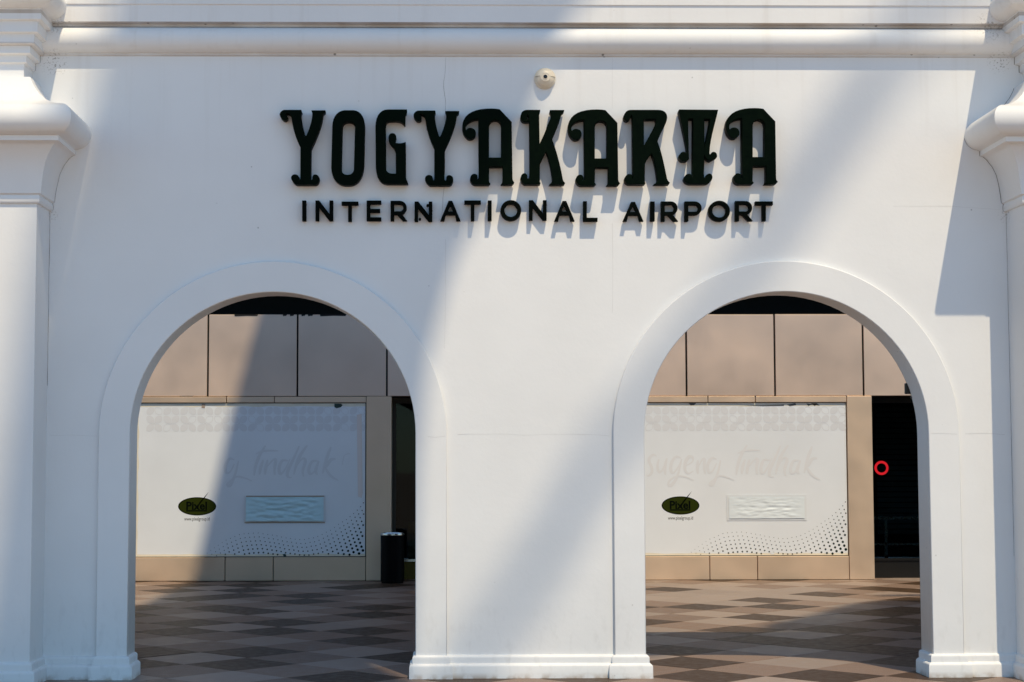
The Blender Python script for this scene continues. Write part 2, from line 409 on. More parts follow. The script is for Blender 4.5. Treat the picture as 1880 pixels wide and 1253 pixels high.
# hairline cracks and board joints in the plaster
def crack(pts, w=.0022, Y=-.0012, jit=.004, m_='seam'):
    V, F = [], []; fine = []
    for (x0, z0), (x1, z1) in zip(pts, pts[1:]):
        n = max(2, int(math.hypot(x1 - x0, z1 - z0)/.035))
        for i in range(n): fine.append((x0 + (x1 - x0)*i/n, z0 + (z1 - z0)*i/n))
    fine.append(pts[-1]); vert = abs(pts[-1][1] - pts[0][1]) > abs(pts[-1][0] - pts[0][0])
    for k, (x, z) in enumerate(fine):
        j = jit*noise.noise((x*9, z*9, 3.1 + len(pts))); ww = w*(.45 + .75*abs(noise.noise((x*5, z*5, .7))))
        if vert: V += [(x + j - ww, Y, z), (x + j + ww, Y, z)]
        else: V += [(x, Y, z + j - ww), (x, Y, z + j + ww)]
        if k: F.append((2*k - 2, 2*k - 1, 2*k + 1, 2*k))
    link('crack' if m_ == 'crack' else 'seam', mesh(V, F), m_, gw)
def pix(pts, Y=0): return [at(u, v, Y) for u, v in pts]
crack(pix([(819, 106), (815, 150), (818, 200), (817, 300), (813, 372), (811, 400)]), .0014, jit=.008, m_='crack')
crack(pix([(818, 440), (818, 545), (816, 640)]), .0009)
crack(pix([(1124, 107), (1124, 200)]), .0010, jit=.001)
crack(pix([(1124, 410), (1125, 470), (1125, 520), (1124, 575)]), .0011, jit=.002)
crack(pix([(840, 798), (900, 797), (960, 799), (1050, 797), (1118, 800)]), .0010)
crack(pix([(1772, 797), (1800, 796), (1845, 798)]), .0010)
crack(pix([(92, 800), (130, 799), (178, 801)]), .0008)
crack(pix([(1640, 379), (1740, 379), (1835, 385)]), .0009, jit=.002)
crack(pix([(785, 802), (800, 804), (818, 801)], SY), .0012, SY - .0012)
crack(pix([(1708, 796), (1735, 796), (1757, 798)], SY), .0010, SY - .0012)
def joint(prof, z0, z1, side, w):                # open joint where a pilaster's mouldings die into the wall
    pts = [((XR - p - .003) if side > 0 else (XL + p + .003), z) for p, z in prof if z0 <= z <= z1]
    crack(pts, w, -.0012, .003, 'crack')
joint(CAP, 3.53, 4.12, 1, .0030); joint(ENT, 4.61, 4.92, 1, .0032); joint(CAP, 4.26, 4.50, 1, .0028); joint(CAP, 3.53, 3.97, -1, .0020); joint(ENT, 4.61, 4.92, -1, .0020)
crack([(XL + .003, 2.2), (XL + .003, 3.52)], .0018, -.0012, .001, 'crack'); crack([(XR - .003, .9), (XR - .003, 3.5)], .0014, -.0012, .001, 'crack')
# clip on the back edge of the second arch
xz = at(1669, 712, T)
V, F = [], []
o = link('cable_clip', boxes([(xz[0] - .03, xz[0] + .03, T - .012, T + .03, xz[1] - .05, xz[1] + .035), (xz[0] + .012, xz[0] + .045, T - .008, T + .02, xz[1] - .085, xz[1] - .06)]), 'black_frame', gw); bevel(o, .006)

# ------------------------------------------------------------------ the big ornate letters
LF, LB = -.107, -.014
YG = [(185, 93), (415, 93), (424, 128), (410, 150), ('c', 415, 290, 450, 400, 472, 462), (482, 470), (490, 462), ('c', 530, 370, 570, 270, 575, 150), (560, 100), (762, 100), (757, 128), ('c', 740, 140, 728, 150, 726, 165),
      ('c', 715, 300, 640, 480, 570, 625), (556, 655), (550, 1080), ('c', 556, 1115, 572, 1105, 576, 1085), ('c', 570, 1040, 590, 1022, 620, 1022), ('c', 665, 1025, 690, 1075, 668, 1120), ('c', 655, 1155, 640, 1168, 605, 1168), (345, 1168),
      ('c', 310, 1160, 265, 1100, 268, 1065), ('c', 280, 1010, 345, 1010, 372, 1040), ('c', 390, 1065, 380, 1085, 388, 1098), ('c', 396, 1100, 402, 1090, 402, 1070), (402, 628), ('c', 340, 520, 290, 350, 275, 210),
      ('c', 268, 165, 240, 145, 212, 147), ('c', 195, 148, 190, 155, 186, 158), ('c', 215, 170, 228, 200, 214, 222), ('c', 195, 250, 160, 245, 142, 228), ('c', 100, 190, 95, 150, 118, 125), ('c', 140, 98, 160, 93, 185, 93)]
OG = [(1040, 98), (1165, 98), ('c', 1270, 105, 1330, 200, 1330, 330), (1318, 880), ('c', 1310, 1060, 1230, 1165, 1125, 1175), (1040, 1175), ('c', 930, 1165, 850, 1080, 846, 930), (862, 330), ('c', 865, 200, 930, 105, 1040, 98)]
OH = [(1095, 262), ('c', 1160, 262, 1188, 300, 1188, 350), (1172, 950), ('c', 1168, 1000, 1130, 1028, 1080, 1028), ('c', 1030, 1028, 996, 1000, 994, 950), (1006, 350), ('c', 1008, 300, 1030, 262, 1095, 262)]
GG = [(330, 87), (605, 87), (600, 135), ('c', 590, 150, 582, 160, 582, 175), (580, 305), (567, 312), ('c', 545, 275, 520, 252, 440, 248), (370, 248), ('c', 310, 248, 298, 290, 298, 330), (302, 930), ('c', 308, 1000, 350, 1010, 445, 1012), (442, 720),
      ('c', 436, 665, 420, 640, 392, 612), ('c', 355, 580, 332, 520, 340, 478), ('c', 348, 440, 370, 428, 398, 428), ('c', 435, 430, 452, 462, 450, 490), ('c', 450, 530, 432, 545, 436, 565), ('c', 480, 582, 540, 576, 586, 553), (590, 1050), ('c', 592, 1085, 600, 1100, 622, 1157),
      (320, 1157), ('c', 205, 1150, 160, 1040, 156, 930), (150, 330), ('c', 155, 180, 215, 90, 330, 87)]
AG = [(640, 98), (812, 280), (824, 1095), ('c', 826, 1120, 836, 1135, 850, 1148), (822, 1180), (655, 1180), ('c', 672, 1165, 682, 1150, 682, 1125), (682, 922), (490, 922), (486, 1130), ('c', 486, 1145, 495, 1155, 506, 1162), (486, 1182), (285, 1182),
      ('c', 240, 1175, 212, 1130, 213, 1095), ('c', 218, 1040, 255, 1022, 285, 1026), ('c', 320, 1032, 330, 1065, 318, 1095), ('c', 325, 1108, 338, 1095, 338, 1070), (332, 236), ('c', 270, 236, 190, 265, 152, 328), ('c', 146, 350, 146, 375, 156, 395),
      ('c', 185, 360, 230, 362, 255, 374), ('c', 300, 395, 305, 445, 290, 480), ('c', 260, 528, 200, 540, 160, 500), ('c', 95, 440, 88, 330, 120, 255), ('c', 170, 130, 330, 85, 520, 87), ('c', 570, 88, 610, 92, 640, 98)]
AH = [(487, 792), (660, 792), (662, 335), ('c', 655, 220, 500, 220, 487, 335)]
KG = [(215, 93), (407, 93), (405, 125), ('c', 395, 140, 391, 148, 391, 165), (398, 580), ('c', 450, 470, 485, 400, 498, 345), (560, 195), ('c', 562, 165, 555, 145, 542, 125), (546, 95), (753, 95), (748, 122), ('c', 725, 140, 710, 155, 706, 175),
      ('c', 690, 260, 640, 380, 578, 515), ('c', 640, 680, 700, 900, 732, 1095), ('c', 740, 1120, 750, 1132, 766, 1145), (750, 1170), (535, 1170), ('c', 560, 1145, 582, 1130, 582, 1100), ('c', 572, 950, 530, 800, 492, 690), ('c', 470, 740, 405, 850, 402, 890),
      (400, 1115), ('c', 400, 1130, 404, 1138, 413, 1146), (404, 1164), (190, 1164), ('c', 145, 1155, 120, 1100, 124, 1068), ('c', 132, 1020, 160, 1002, 185, 1003), ('c', 220, 1010, 225, 1045, 218, 1072), ('c', 232, 1092, 256, 1085, 256, 1055), (250, 262), (180, 264),
      ('c', 130, 262, 112, 200, 128, 160), ('c', 140, 110, 180, 94, 215, 93)]
KH = [(221, 160), (240, 184), (235, 235), (215, 243), (219, 200)]
RG = [(228, 93), (620, 93), ('c', 700, 95, 746, 135, 745, 205), ('c', 740, 290, 680, 360, 605, 545), ('c', 665, 690, 705, 900, 742, 1080), ('c', 750, 1110, 765, 1125, 784, 1138), (770, 1166), (550, 1166), ('c', 590, 1140, 604, 1125, 604, 1095), ('c', 585, 950, 565, 830, 522, 718),
      ('c', 490, 760, 428, 840, 425, 880), (422, 1115), ('c', 422, 1130, 426, 1137, 433, 1144), (425, 1164), (195, 1164), ('c', 150, 1155, 128, 1110, 134, 1078), ('c', 145, 1030, 180, 1012, 205, 1014), ('c', 248, 1020, 250, 1065, 240, 1088), ('c', 250, 1092, 252, 1080, 252, 1060),
      (245, 255), (240, 200), ('c', 236, 172, 228, 165, 221, 166), ('c', 226, 215, 200, 254, 165, 250), ('c', 125, 245, 112, 205, 122, 178), ('c', 138, 115, 175, 93, 228, 93)]
RH = [(408, 232), (560, 228), ('c', 595, 232, 588, 275, 568, 325), (412, 605)]
TG = [(212, 88), (773, 92), ('c', 745, 240, 650, 520, 648, 715), ('c', 652, 740, 660, 738, 668, 728), ('c', 675, 700, 700, 695, 716, 698), ('c', 760, 704, 770, 765, 745, 788), (665, 830), ('c', 620, 822, 590, 790, 574, 750), (568, 1050), ('c', 574, 1085, 586, 1080, 592, 1055),
      ('c', 600, 1020, 630, 1006, 655, 1010), ('c', 692, 1020, 698, 1065, 685, 1090), ('c', 665, 1140, 625, 1158, 590, 1158), (365, 1158), ('c', 295, 1145, 272, 1095, 284, 1066), ('c', 300, 1018, 340, 1005, 372, 1014), ('c', 395, 1030, 390, 1062, 406, 1066), (414, 222), (340, 222),
      (352, 790), ('c', 348, 815, 335, 826, 318, 830), (255, 831), ('c', 205, 805, 200, 760, 220, 735), ('c', 235, 697, 275, 688, 300, 702), (328, 715), ('c', 320, 600, 255, 330, 232, 225), (205, 118)]
TH = [(574, 224), (655, 226), ('c', 640, 390, 590, 540, 576, 660)]
sgn = thing('ornate_sign', 'row of ten large ornate dark green capital letters on the white wall', 'sign lettering')
def big(ch, loops, ox, oy=190.0, dx=0.0, dy=0.0):
    K = 7.833; Lp = [[at(ox + (x + dx)/K, oy + (y + dy)/K, LF) for x, y in path2d(l, 7)] for l in loops]
    o = link('letter', curve_solid(Lp, LF, LB, .0035), 'letter', sgn); o['label'] = 'ornate capital letter ' + ch
    xs = [p[0] for p in Lp[0]]; zs = [p[1] for p in Lp[0]]
    return o, (min(xs), max(xs), min(zs), max(zs))
info = [big('Y with curled arm', [YG], 500), big('O', [OG, OH], 500), big('G with ball end', [GG], 670), big('Y with curled arm', [YG], 670, dx=595, dy=10),
        big('A with hooked top', [AG, AH], 840, dx=-33, dy=-13), big('K', [KG, KH], 940), big('A with hooked top', [AG, AH], 1030), big('R', [RG, RH], 1130), big('T with swept arms', [TG, TH], 1220), big('A with hooked top', [AG, AH], 1300, dx=156, dy=-20)]
pinm = None
def pin_mesh(y0, y1, r=.008):
    V = []; n = 8
    for y in (y0, y1): V += [(r*math.cos(2*math.pi*i/n), y, r*math.sin(2*math.pi*i/n)) for i in range(n)]
    return mesh(V, [(i, (i + 1) % n, n + (i + 1) % n, n + i) for i in range(n)])
pm = pin_mesh(LB - .006, .01); pm.materials.append(M['pin'])
for (o, bb), spots in zip(info, ([(.52, .2), (.52, .42), (.3, .78)], [(.16, .3), (.84, .7)], [(.16, .4), (.84, .2)], [(.52, .2), (.52, .42), (.3, .78)], [(.45, .25), (.88, .6)], [(.3, .25), (.3, .7)], [(.45, .25), (.88, .6)], [(.3, .25), (.3, .6)], [(.5, .25), (.5, .7)], [(.45, .25), (.88, .6)])):
    for fx, fz in spots:
        p = link('mounting_pin', pm, None, o); p.location = (bb[0] + (bb[1] - bb[0])*fx, 0, bb[2] + (bb[3] - bb[2])*fz)

# ------------------------------------------------------------------ the small second line
sg2 = thing('plain_sign', 'two words of small plain black capital letters below the ornate row', 'sign lettering')
def ellipse(cx, cy, rx, ry, n=32, a0=0.0): return [(cx + rx*math.cos(a0 + 2*math.pi*i/n), cy + ry*math.sin(a0 + 2*math.pi*i/n)) for i in range(n)]
def glyph(ch, w, h, s):                          # in a w x h box (y down), stroke s
    if ch == 'I': return [[(0, 0), (w, 0), (w, h), (0, h)]]
    if ch == 'N': return [[(0, 0), (s*1.05, 0), (w - s, h*.66), (w - s, 0), (w, 0), (w, h), (w - s*1.05, h), (s, h*.34), (s, h), (0, h)]]
    if ch == 'T': return [[(0, 0), (w, 0), (w, s), ((w + s)/2, s), ((w + s)/2, h), ((w - s)/2, h), ((w - s)/2, s), (0, s)]]
    if ch == 'E': return [[(0, 0), (w, 0), (w, s), (s, s), (s, (h - s)/2), (w*.92, (h - s)/2), (w*.92, (h + s)/2), (s, (h + s)/2), (s, h - s), (w, h - s), (w, h), (0, h)]]
    if ch == 'L': return [[(0, 0), (s, 0), (s, h - s), (w, h - s), (w, h), (0, h)]]
    if ch == 'A': return [[(w*.41, 0), (w*.59, 0), (w, h), (w - s*1.12, h), (w*.735, h*.70), (w*.265, h*.70), (s*1.12, h), (0, h)], [(w*.5, h*.23), (w*.355, h*.52), (w*.645, h*.52)]]
    if ch == 'O': return [ellipse(w/2, h/2, w/2, h/2, 40), ellipse(w/2, h/2, w/2 - s*1.08, h/2 - s*1.08, 32)]
    if ch in 'PR':
        r = h*.345; rw = w*.98 if ch == 'P' else w*.97
        bowl = [(rw - r + r*math.sin(math.pi*i/14), r - r*math.cos(math.pi*i/14)) for i in range(15)]
        ri = r - s*.92; hole = [(s, s*.95)] + [(rw - r + ri*math.sin(math.pi*i/12), r - ri*math.cos(math.pi*i/12)) for i in range(13)] + [(s, 2*r - s*.95)]
        if ch == 'P': return [[(0, 0)] + bowl + [(s, 2*r), (s, h), (0, h)], hole]
        return [[(0, 0)] + bowl[:12] + [(w*.70, 2*r - .004*h), (w, h), (w - s*1.25, h), (w*.40, 2*r), (s, 2*r), (s, h), (0, h)], hole]
SM = [('I', 540, 115, 172, 105, 398, .066), ('N', 540, 306, 560, 105, 398, .060), ('T', 540, 682, 922, 120, 405, .064), ('E', 540, 1042, 1252, 105, 398, .062), ('R', 540, 1386, 1626, 110, 398, .064), ('N', 760, 8, 264, 120, 408, .060),
      ('A', 760, 378, 670, 110, 398, .066), ('T', 760, 725, 962, 104, 396, .067), ('I', 760, 1062, 1118, 105, 394, .067), ('O', 760, 1245, 1543, 100, 396, .067), ('N', 960, 88, 342, 100, 392, .053), ('A', 960, 450, 745, 112, 402, .067), ('L', 960, 868, 1075, 115, 404, .068),
      ('A', 960, 1437, 1735, 125, 405, .058), ('I', 1190, 32, 95, 120, 400, .068), ('R', 1190, 188, 432, 118, 404, .067), ('P', 1190, 527, 775, 118, 404, .068), ('O', 1190, 868, 1178, 108, 405, .068), ('R', 1190, 1255, 1505, 112, 400, .066), ('T', 1190, 1542, 1795, 118, 400, .065)]
pm2 = pin_mesh(-.02, .01, .005); pm2.materials.append(M['pin'])
for n_, (ch, ox, x0, x1, y0, y1, yf) in enumerate(SM):
    K = 7.833; lp = glyph(ch, x1 - x0, y1 - y0, 52)
    Lp = [[at(ox + (x0 + x)/K, 355 + (y0 + y)/K, -yf) for x, y in l] for l in lp]
    o = link('letter', curve_solid(Lp, -yf, -.012, .0015), 'small_letter', sg2); o['label'] = 'plain capital letter ' + ch
    xs = [p[0] for p in Lp[0]]; zs = [p[1] for p in Lp[0]]
    fx = .5 if ch in 'IT' else .1 if ch != 'A' else .5; fz = {'A': .37, 'O': .5, 'T': .5}.get(ch, .3)
    if ch == 'O': fx = .08
    p = link('mounting_pin', pm2, None, o); p.location = (min(xs) + (max(xs) - min(xs))*fx, 0, min(zs) + (max(zs) - min(zs))*fz)
    if n_ == 5:                                  # damaged N: lumps of old sealant on its edges
        for x, z, r in ((.06, .10, .013), (.10, .16, .010), (.93, .72, .012), (.74, .80, .013), (.80, .82, .010), (.97, .55, .008), (.96, .35, .008), (.35, .60, .010), (.30, .12, .012)):
            bm = bmesh.new()
            bmesh.ops.create_icosphere(bm, subdivisions=1, radius=r, matrix=Matrix.Translation((min(xs) + (max(xs) - min(xs))*x, -yf + .012, min(zs) + (max(zs) - min(zs))*z)) @ Matrix.Diagonal((1, .8, 1.1, 1)))
            me = bpy.data.meshes.new('m'); bm.to_mesh(me); bm.free()
            link('sealant_lump', me, 'small_letter', o)

# ------------------------------------------------------------------ dome fixture above the sign
cx, cz = at(1000.5, 144, -.02)
dm = thing('dome_camera', 'small cream dome camera with black lens on the wall above the ornate letters', 'camera', (cx, 0, cz))
def lathe_y(prof, n=40, smooth=True):            # prof [(r, y)], axis along y
    V, F = [], []
    for r, y in prof: V += [(r*math.cos(2*math.pi*i/n), y, r*math.sin(2*math.pi*i/n)) for i in range(n)]
    for j in range(len(prof) - 1):
        for i in range(n): F.append((j*n + i, j*n + (i + 1) % n, (j + 1)*n + (i + 1) % n, (j + 1)*n + i))
    F.append(tuple(range(n))); F.append(tuple(range((len(prof) - 1)*n, len(prof)*n)))
    me = mesh(V, F)
    return me
o = link('base', lathe_y([(.082, 0), (.083, -.012), (.080, -.018)]), 'cream', dm); smooth_by_angle(o, 40)
o = link('dome', lathe_y([(.0775, -.012), (.0765, -.022)] + [(.074*math.cos(R(a)), -.024 - .050*math.sin(R(a))) for a in range(8, 64, 8)] + [(.029, -.0705)]), 'cream', dm); smooth_by_angle(o, 40)
o = link('collar', lathe_y([(.040, -.060), (.040, -.0695), (.036, -.0725), (.030, -.0735), (.0295, -.0715), (.019, -.0715), (.0190, -.0765), (.0155, -.0775), (.0152, -.070)]), 'cream', dm); smooth_by_angle(o, 35)
link('lens', lathe_y([(.0150, -.069), (.0150, -.0775), (.009, -.0795)]), 'lens', dm)
for xa, xb, zz in ((-.0785, -.039, .0055), (.039, .0785, .0030)):
    V = []; n = 10
    for i in range(n + 1):
        x = xa + (xb - xa)*i/n; y = -.0245 - .050*math.sqrt(max(0, 1 - (x/.0785)**2)) - .0005
        V += [(x, y, zz), (x, y, zz + .002), (x, y + .006, zz), (x, y + .006, zz + .002)]
    link('groove', mesh(V, [q for i in range(n) for q in ((4*i, 4*i + 4, 4*i + 5, 4*i + 1), (4*i + 1, 4*i + 5, 4*i + 7, 4*i + 3), (4*i, 4*i + 2, 4*i + 6, 4*i + 4))]), 'groove', dm)

# ------------------------------------------------------------------ the terminal behind the arches
tb = thing('terminal_building', 'beige panelled terminal front with recessed dark glass doors behind the arches', 'building', (0, 0, 0))
UN = 6.697
GYL = BY + .36                                    # plane of the glazing
B0, B1, CL, CRt = -4.28, -1.067, -4.634, -.713     # board opening and outer edges of its two columns
fz0, fz1 = 2.551, 3.690
joints = [-7.0, -5.756, -4.512, -3.268, -2.025, -.781, .463, 1.60, 2.16, 3.397, 4.634, 5.874, 7.114, 8.354]
for xa, xb in zip(joints, joints[1:]):
    o = link('fascia_panel', box(xa + .013, xb - .013, BY + random.uniform(-.002, .002), BY + .04, fz0, fz1 + random.uniform(-.002, .002)), 'fascia', tb); bevel(o, .004, 1)
link('fascia_backing', box(-7.1, 8.5, BY + .045, BY + .30, 2.56, 3.66), 'dark', tb)
def strip(name, xs, z0, z1, y0, dx, m_='frame'):
    for xa, xb in zip(xs, xs[1:]):
        o = link(name, box(xa + dx + .006, xb + dx - .006, y0, y0 + .09, z0, z1), m_, tb); bevel(o, .003, 1)
for dx in (0, UN):
    xs = [B0, -3.005, -2.342, B1]
    strip('head_strip', xs, 2.462, 2.543, BY - .012, dx); strip('base_panel', xs, .006, .326, BY - .012, dx)
    for xa, xb in ((CL, B0), (B1, CRt)):
        o = link('frame_column', box(xa + dx + .004, xb + dx - .004, BY - .014, GYL + .06, .004, 2.546), 'frame', tb); bevel(o, .004, 1)
    link('board_backing', box(B0 + dx + .001, B1 + dx - .001, BY + .085, BY + .20, .01, 2.54), 'dark', tb)
# glazed recesses between the units
def doors(xa, xb, side):
    link('recess_soffit', box(xa - .003, xb + .003, BY + .302, GYL + 1.2, 2.549, 2.60), 'soffit', tb)
    d = link('glass_door', None, None, tb)
    w = (xb - xa)
    link('frame', boxes([(xa, xa + .05, GYL - .03, GYL + .03, .0, 2.54), (xb - .05, xb, GYL - .03, GYL + .03, .0, 2.54), (xa + .05, xb - .05, GYL - .03, GYL + .03, 2.46, 2.54),
                          (xa + w/2 - .03, xa + w/2 + .03, GYL - .028, GYL + .028, .277, 2.455)]), 'black_frame', d)
    link('bottom_rail', box(xa + .052, xb - .052, GYL - .035, GYL + .035, .245, .275), 'steel' if side == 'l' else 'black_frame', d)
    link('kick_plate', box(xa + .052, xb - .052, GYL - .02, GYL + .02, .0, .243), 'yellow' if side == 'l' else 'black_frame', d)
    for q in (0, 1):
        link('pane', box(xa + .053 + q*(w/2 - .02), xa + w/2 - .033 + q*(w/2 - .02), GYL - .005, GYL + .005, .277, 2.458), 'glass', d)
    return d
dl = doors(CRt, CL + UN, 'l'); dr = doors(CRt + UN, 8.45, 'r')
link('end_wall', box(-7.0, CL - .01, BY + .02, BY + .3, 0, 2.545), 'frame', tb)
def lathe_ring(ro, ri, n=48):
    V = [(r*math.cos(2*math.pi*i/n), 0, r*math.sin(2*math.pi*i/n)) for r in (ro, ri) for i in range(n)]
    return mesh(V, [(i, (i + 1) % n, n + (i + 1) % n, n + i) for i in range(n)])
# red ring sticker on the right-hand glazing
rx, rz = at(1618.5, 859.5, GYL - .012)
o = link('ring_sticker', lathe_ring(.100, .066), 'red', dr, (rx, GYL - .008, rz))
# inside: shutter slats, low rail and walls
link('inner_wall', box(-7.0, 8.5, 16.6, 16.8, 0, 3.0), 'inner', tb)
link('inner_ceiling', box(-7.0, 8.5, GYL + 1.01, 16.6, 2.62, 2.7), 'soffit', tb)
x0 = CRt + UN
for k in range(24):
    link('shutter_slat', box(x0 + .55, x0 + 2.5, GYL + 1.6, GYL + 1.63, .55 + k*.08, .61 + k*.08), 'slat', tb).rotation_euler = (0, 0, 0)
link('inner_rail', boxes([(x0 + .1, x0 + 2.6, GYL + 1.2, GYL + 1.25, .78, .82), (x0 + .1, x0 + 2.6, GYL + 1.2, GYL + 1.25, .40, .43), (x0 + .55, x0 + .59, GYL + 1.2, GYL + 1.25, 0, .78), (x0 + 1.9, x0 + 1.94, GYL + 1.2, GYL + 1.25, 0, .78)]), 'steel', tb)
link('inner_counter', box(CRt + .2, CL + UN - .2, GYL + 1.3, GYL + 1.6, 0, .75), 'yellow', tb)
# dark void above the fascia, roof over it
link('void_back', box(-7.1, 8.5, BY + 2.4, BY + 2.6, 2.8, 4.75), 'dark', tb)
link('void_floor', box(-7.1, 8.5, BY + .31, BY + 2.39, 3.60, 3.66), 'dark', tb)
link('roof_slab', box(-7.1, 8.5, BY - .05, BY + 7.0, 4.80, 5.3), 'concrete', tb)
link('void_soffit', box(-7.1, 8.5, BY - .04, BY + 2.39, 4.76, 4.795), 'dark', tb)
link('side_wall', box(-7.4, -7.105, BY, BY + 7, 0, 5.3), 'concrete', tb); link('side_wall', box(8.505, 8.8, BY, BY + 7, 0, 5.3), 'concrete', tb)
# loose sealant and tape on the fascia's top edge
def tab(pts, Y, m_, parent, name):
    V = [(*[at(u, v, Y)][0],) for u, v in pts]; V = [(x, Y, z) for x, z in V]
    return link(name, mesh(V, [tuple(range(len(V)))]), m_, parent)
for u0, u1, v in ((430, 474, 580), (519, 527, 580), (532, 540, 580), (553, 561, 580), (565, 575, 580), (587, 636, 580)):
    tab([(u0, v - 2.5), (u1, v - 2.0), (u1 - 2, v + .6), ((u0 + u1)/2, v + .2), (u0 + 1, v + 1.2)], BY - .004, 'dark', tb, 'torn_sealant')
tab([(330, 727.4), (354, 727.4), (354, 728.8), (330, 728.8)], BY - .004, 'dark', tb, 'torn_sealant')

# ------------------------------------------------------------------ the two printed boards
FY = BY + .014                                    # face of the vinyl
def ribbon(pts, w0, w1, Y, n=6):
    P = []
    for i in range(len(pts) - 1):
        p0 = pts[max(i - 1, 0)]; p1 = pts[i]; p2 = pts[i + 1]; p3 = pts[min(i + 2, len(pts) - 1)]
        for k in range(n):
            t = k/n
            P.append(tuple(.5*((2*p1[d]) + (-p0[d] + p2[d])*t + (2*p0[d] - 5*p1[d] + 4*p2[d] - p3[d])*t*t + (-p0[d] + 3*p1[d] - 3*p2[d] + p3[d])*t**3) for d in (0, 1)))
    P.append(pts[-1]); V, F = [], []
    for i, (x, z) in enumerate(P):
        a = P[max(i - 1, 0)]; b = P[min(i + 1, len(P) - 1)]; dx, dz = b[0] - a[0], b[1] - a[1]; l = math.hypot(dx, dz) or 1
        t = i/(len(P) - 1); w = w0 + (w1 - w0)*math.sin(math.pi*min(1, max(0, t*.9 + .05)))
        nx, nz = .8*(-dz/l) + .2*.7, .8*(dx/l) - .2*.7
        V += [(x + nx*w, Y - .000015*i, z + nz*w), (x - nx*w, Y - .000015*i, z - nz*w)]
        if i: F.append((2*i - 2, 2*i - 1, 2*i + 1, 2*i))
    return V, F
SCRIPT = [[(140, 210), (110, 195), (75, 220), (65, 260), (85, 310), (95, 360), (75, 400), (45, 410)], [(165, 240), (150, 310), (165, 370), (200, 350), (230, 280), (245, 230)], [(245, 230), (225, 330), (230, 400)],
          [(390, 230), (340, 215), (295, 270), (285, 350), (310, 380), (360, 320), (395, 240)], [(395, 240), (370, 350), (340, 440), (290, 505), (260, 495), (280, 450), (350, 415), (430, 420), (515, 455)],
          [(430, 310), (500, 270), (510, 225), (470, 215), (435, 270), (430, 350), (465, 385), (515, 360)], [(560, 250), (555, 330), (560, 390)], [(560, 330), (600, 250), (625, 240), (625, 330), (635, 390)],
          [(750, 240), (700, 230), (660, 300), (670, 370), (710, 360), (750, 280)], [(790, 250), (770, 350), (740, 440), (710, 500), (680, 490), (720, 450), (780, 410), (860, 425), (930, 455)],
          [(1060, 95), (1000, 200), (965, 300), (950, 400)], [(965, 180), (1050, 150), (1190, 150)], [(1040, 240), (1015, 320), (1005, 390)], [(1085, 240), (1065, 330), (1060, 390)], [(1065, 330), (1130, 250), (1165, 240), (1155, 330), (1160, 395)],
          [(1290, 250), (1230, 250), (1200, 330), (1220, 385), (1270, 320), (1310, 230)], [(1400, 100), (1340, 240), (1290, 350), (1290, 410), (1330, 420)], [(1480, 95), (1420, 180), (1380, 270), (1350, 390)], [(1360, 330), (1430, 230), (1465, 250), (1440, 350), (1450, 410)],
          [(1590, 250), (1530, 260), (1500, 340), (1520, 385), (1570, 340), (1600, 250)], [(1600, 250), (1570, 350), (1590, 390)], [(1720, 110), (1680, 220), (1640, 380)], [(1770, 230), (1720, 240), (1680, 300), (1660, 310)], [(1660, 310), (1720, 400), (1800, 450)]]
DOT = [(-90, 800), (25, 710), (120, 640), (220, 578), (305, 540), (385, 510), (490, 496), (600, 497), (700, 510), (805, 530), (910, 550), (1015, 567), (1120, 569), (1225, 550), (1325, 513), (1420, 462), (1505, 402), (1595, 345), (1680, 280), (1755, 207), (1820, 123), (1880, 40)]
def flat_text(body, size, m_, parent, x, z, Y, bold=0.0, width=None):
    cu = bpy.data.curves.new('t', 'FONT'); cu.body = body; cu.size = size; cu.align_x = 'CENTER'; cu.offset = bold; cu.resolution_u = 3
    ob = bpy.data.objects.new('tmp', cu); COL.objects.link(ob); dg = bpy.context.evaluated_depsgraph_get(); dg.update()
    me = bpy.data.meshes.new_from_object(ob.evaluated_get(dg)); bpy.data.objects.remove(ob); bpy.data.curves.remove(cu)
    xs = [v.co.x for v in me.vertices]; sx = width/(max(xs) - min(xs)) if width else 1
    mid = (max(xs) + min(xs))/2
    me.transform(Matrix.Translation((x, Y, z)) @ Matrix.Rotation(R(90), 4, 'X') @ Matrix.Diagonal((sx, 1, 1, 1)) @ Matrix.Translation((-mid, 0, 0)))
    me.materials.clear()
    return link('lettering', me, m_, parent)
def polyf(pts, Y): return mesh([(x, Y, z) for x, z in pts], [tuple(range(len(pts)))])
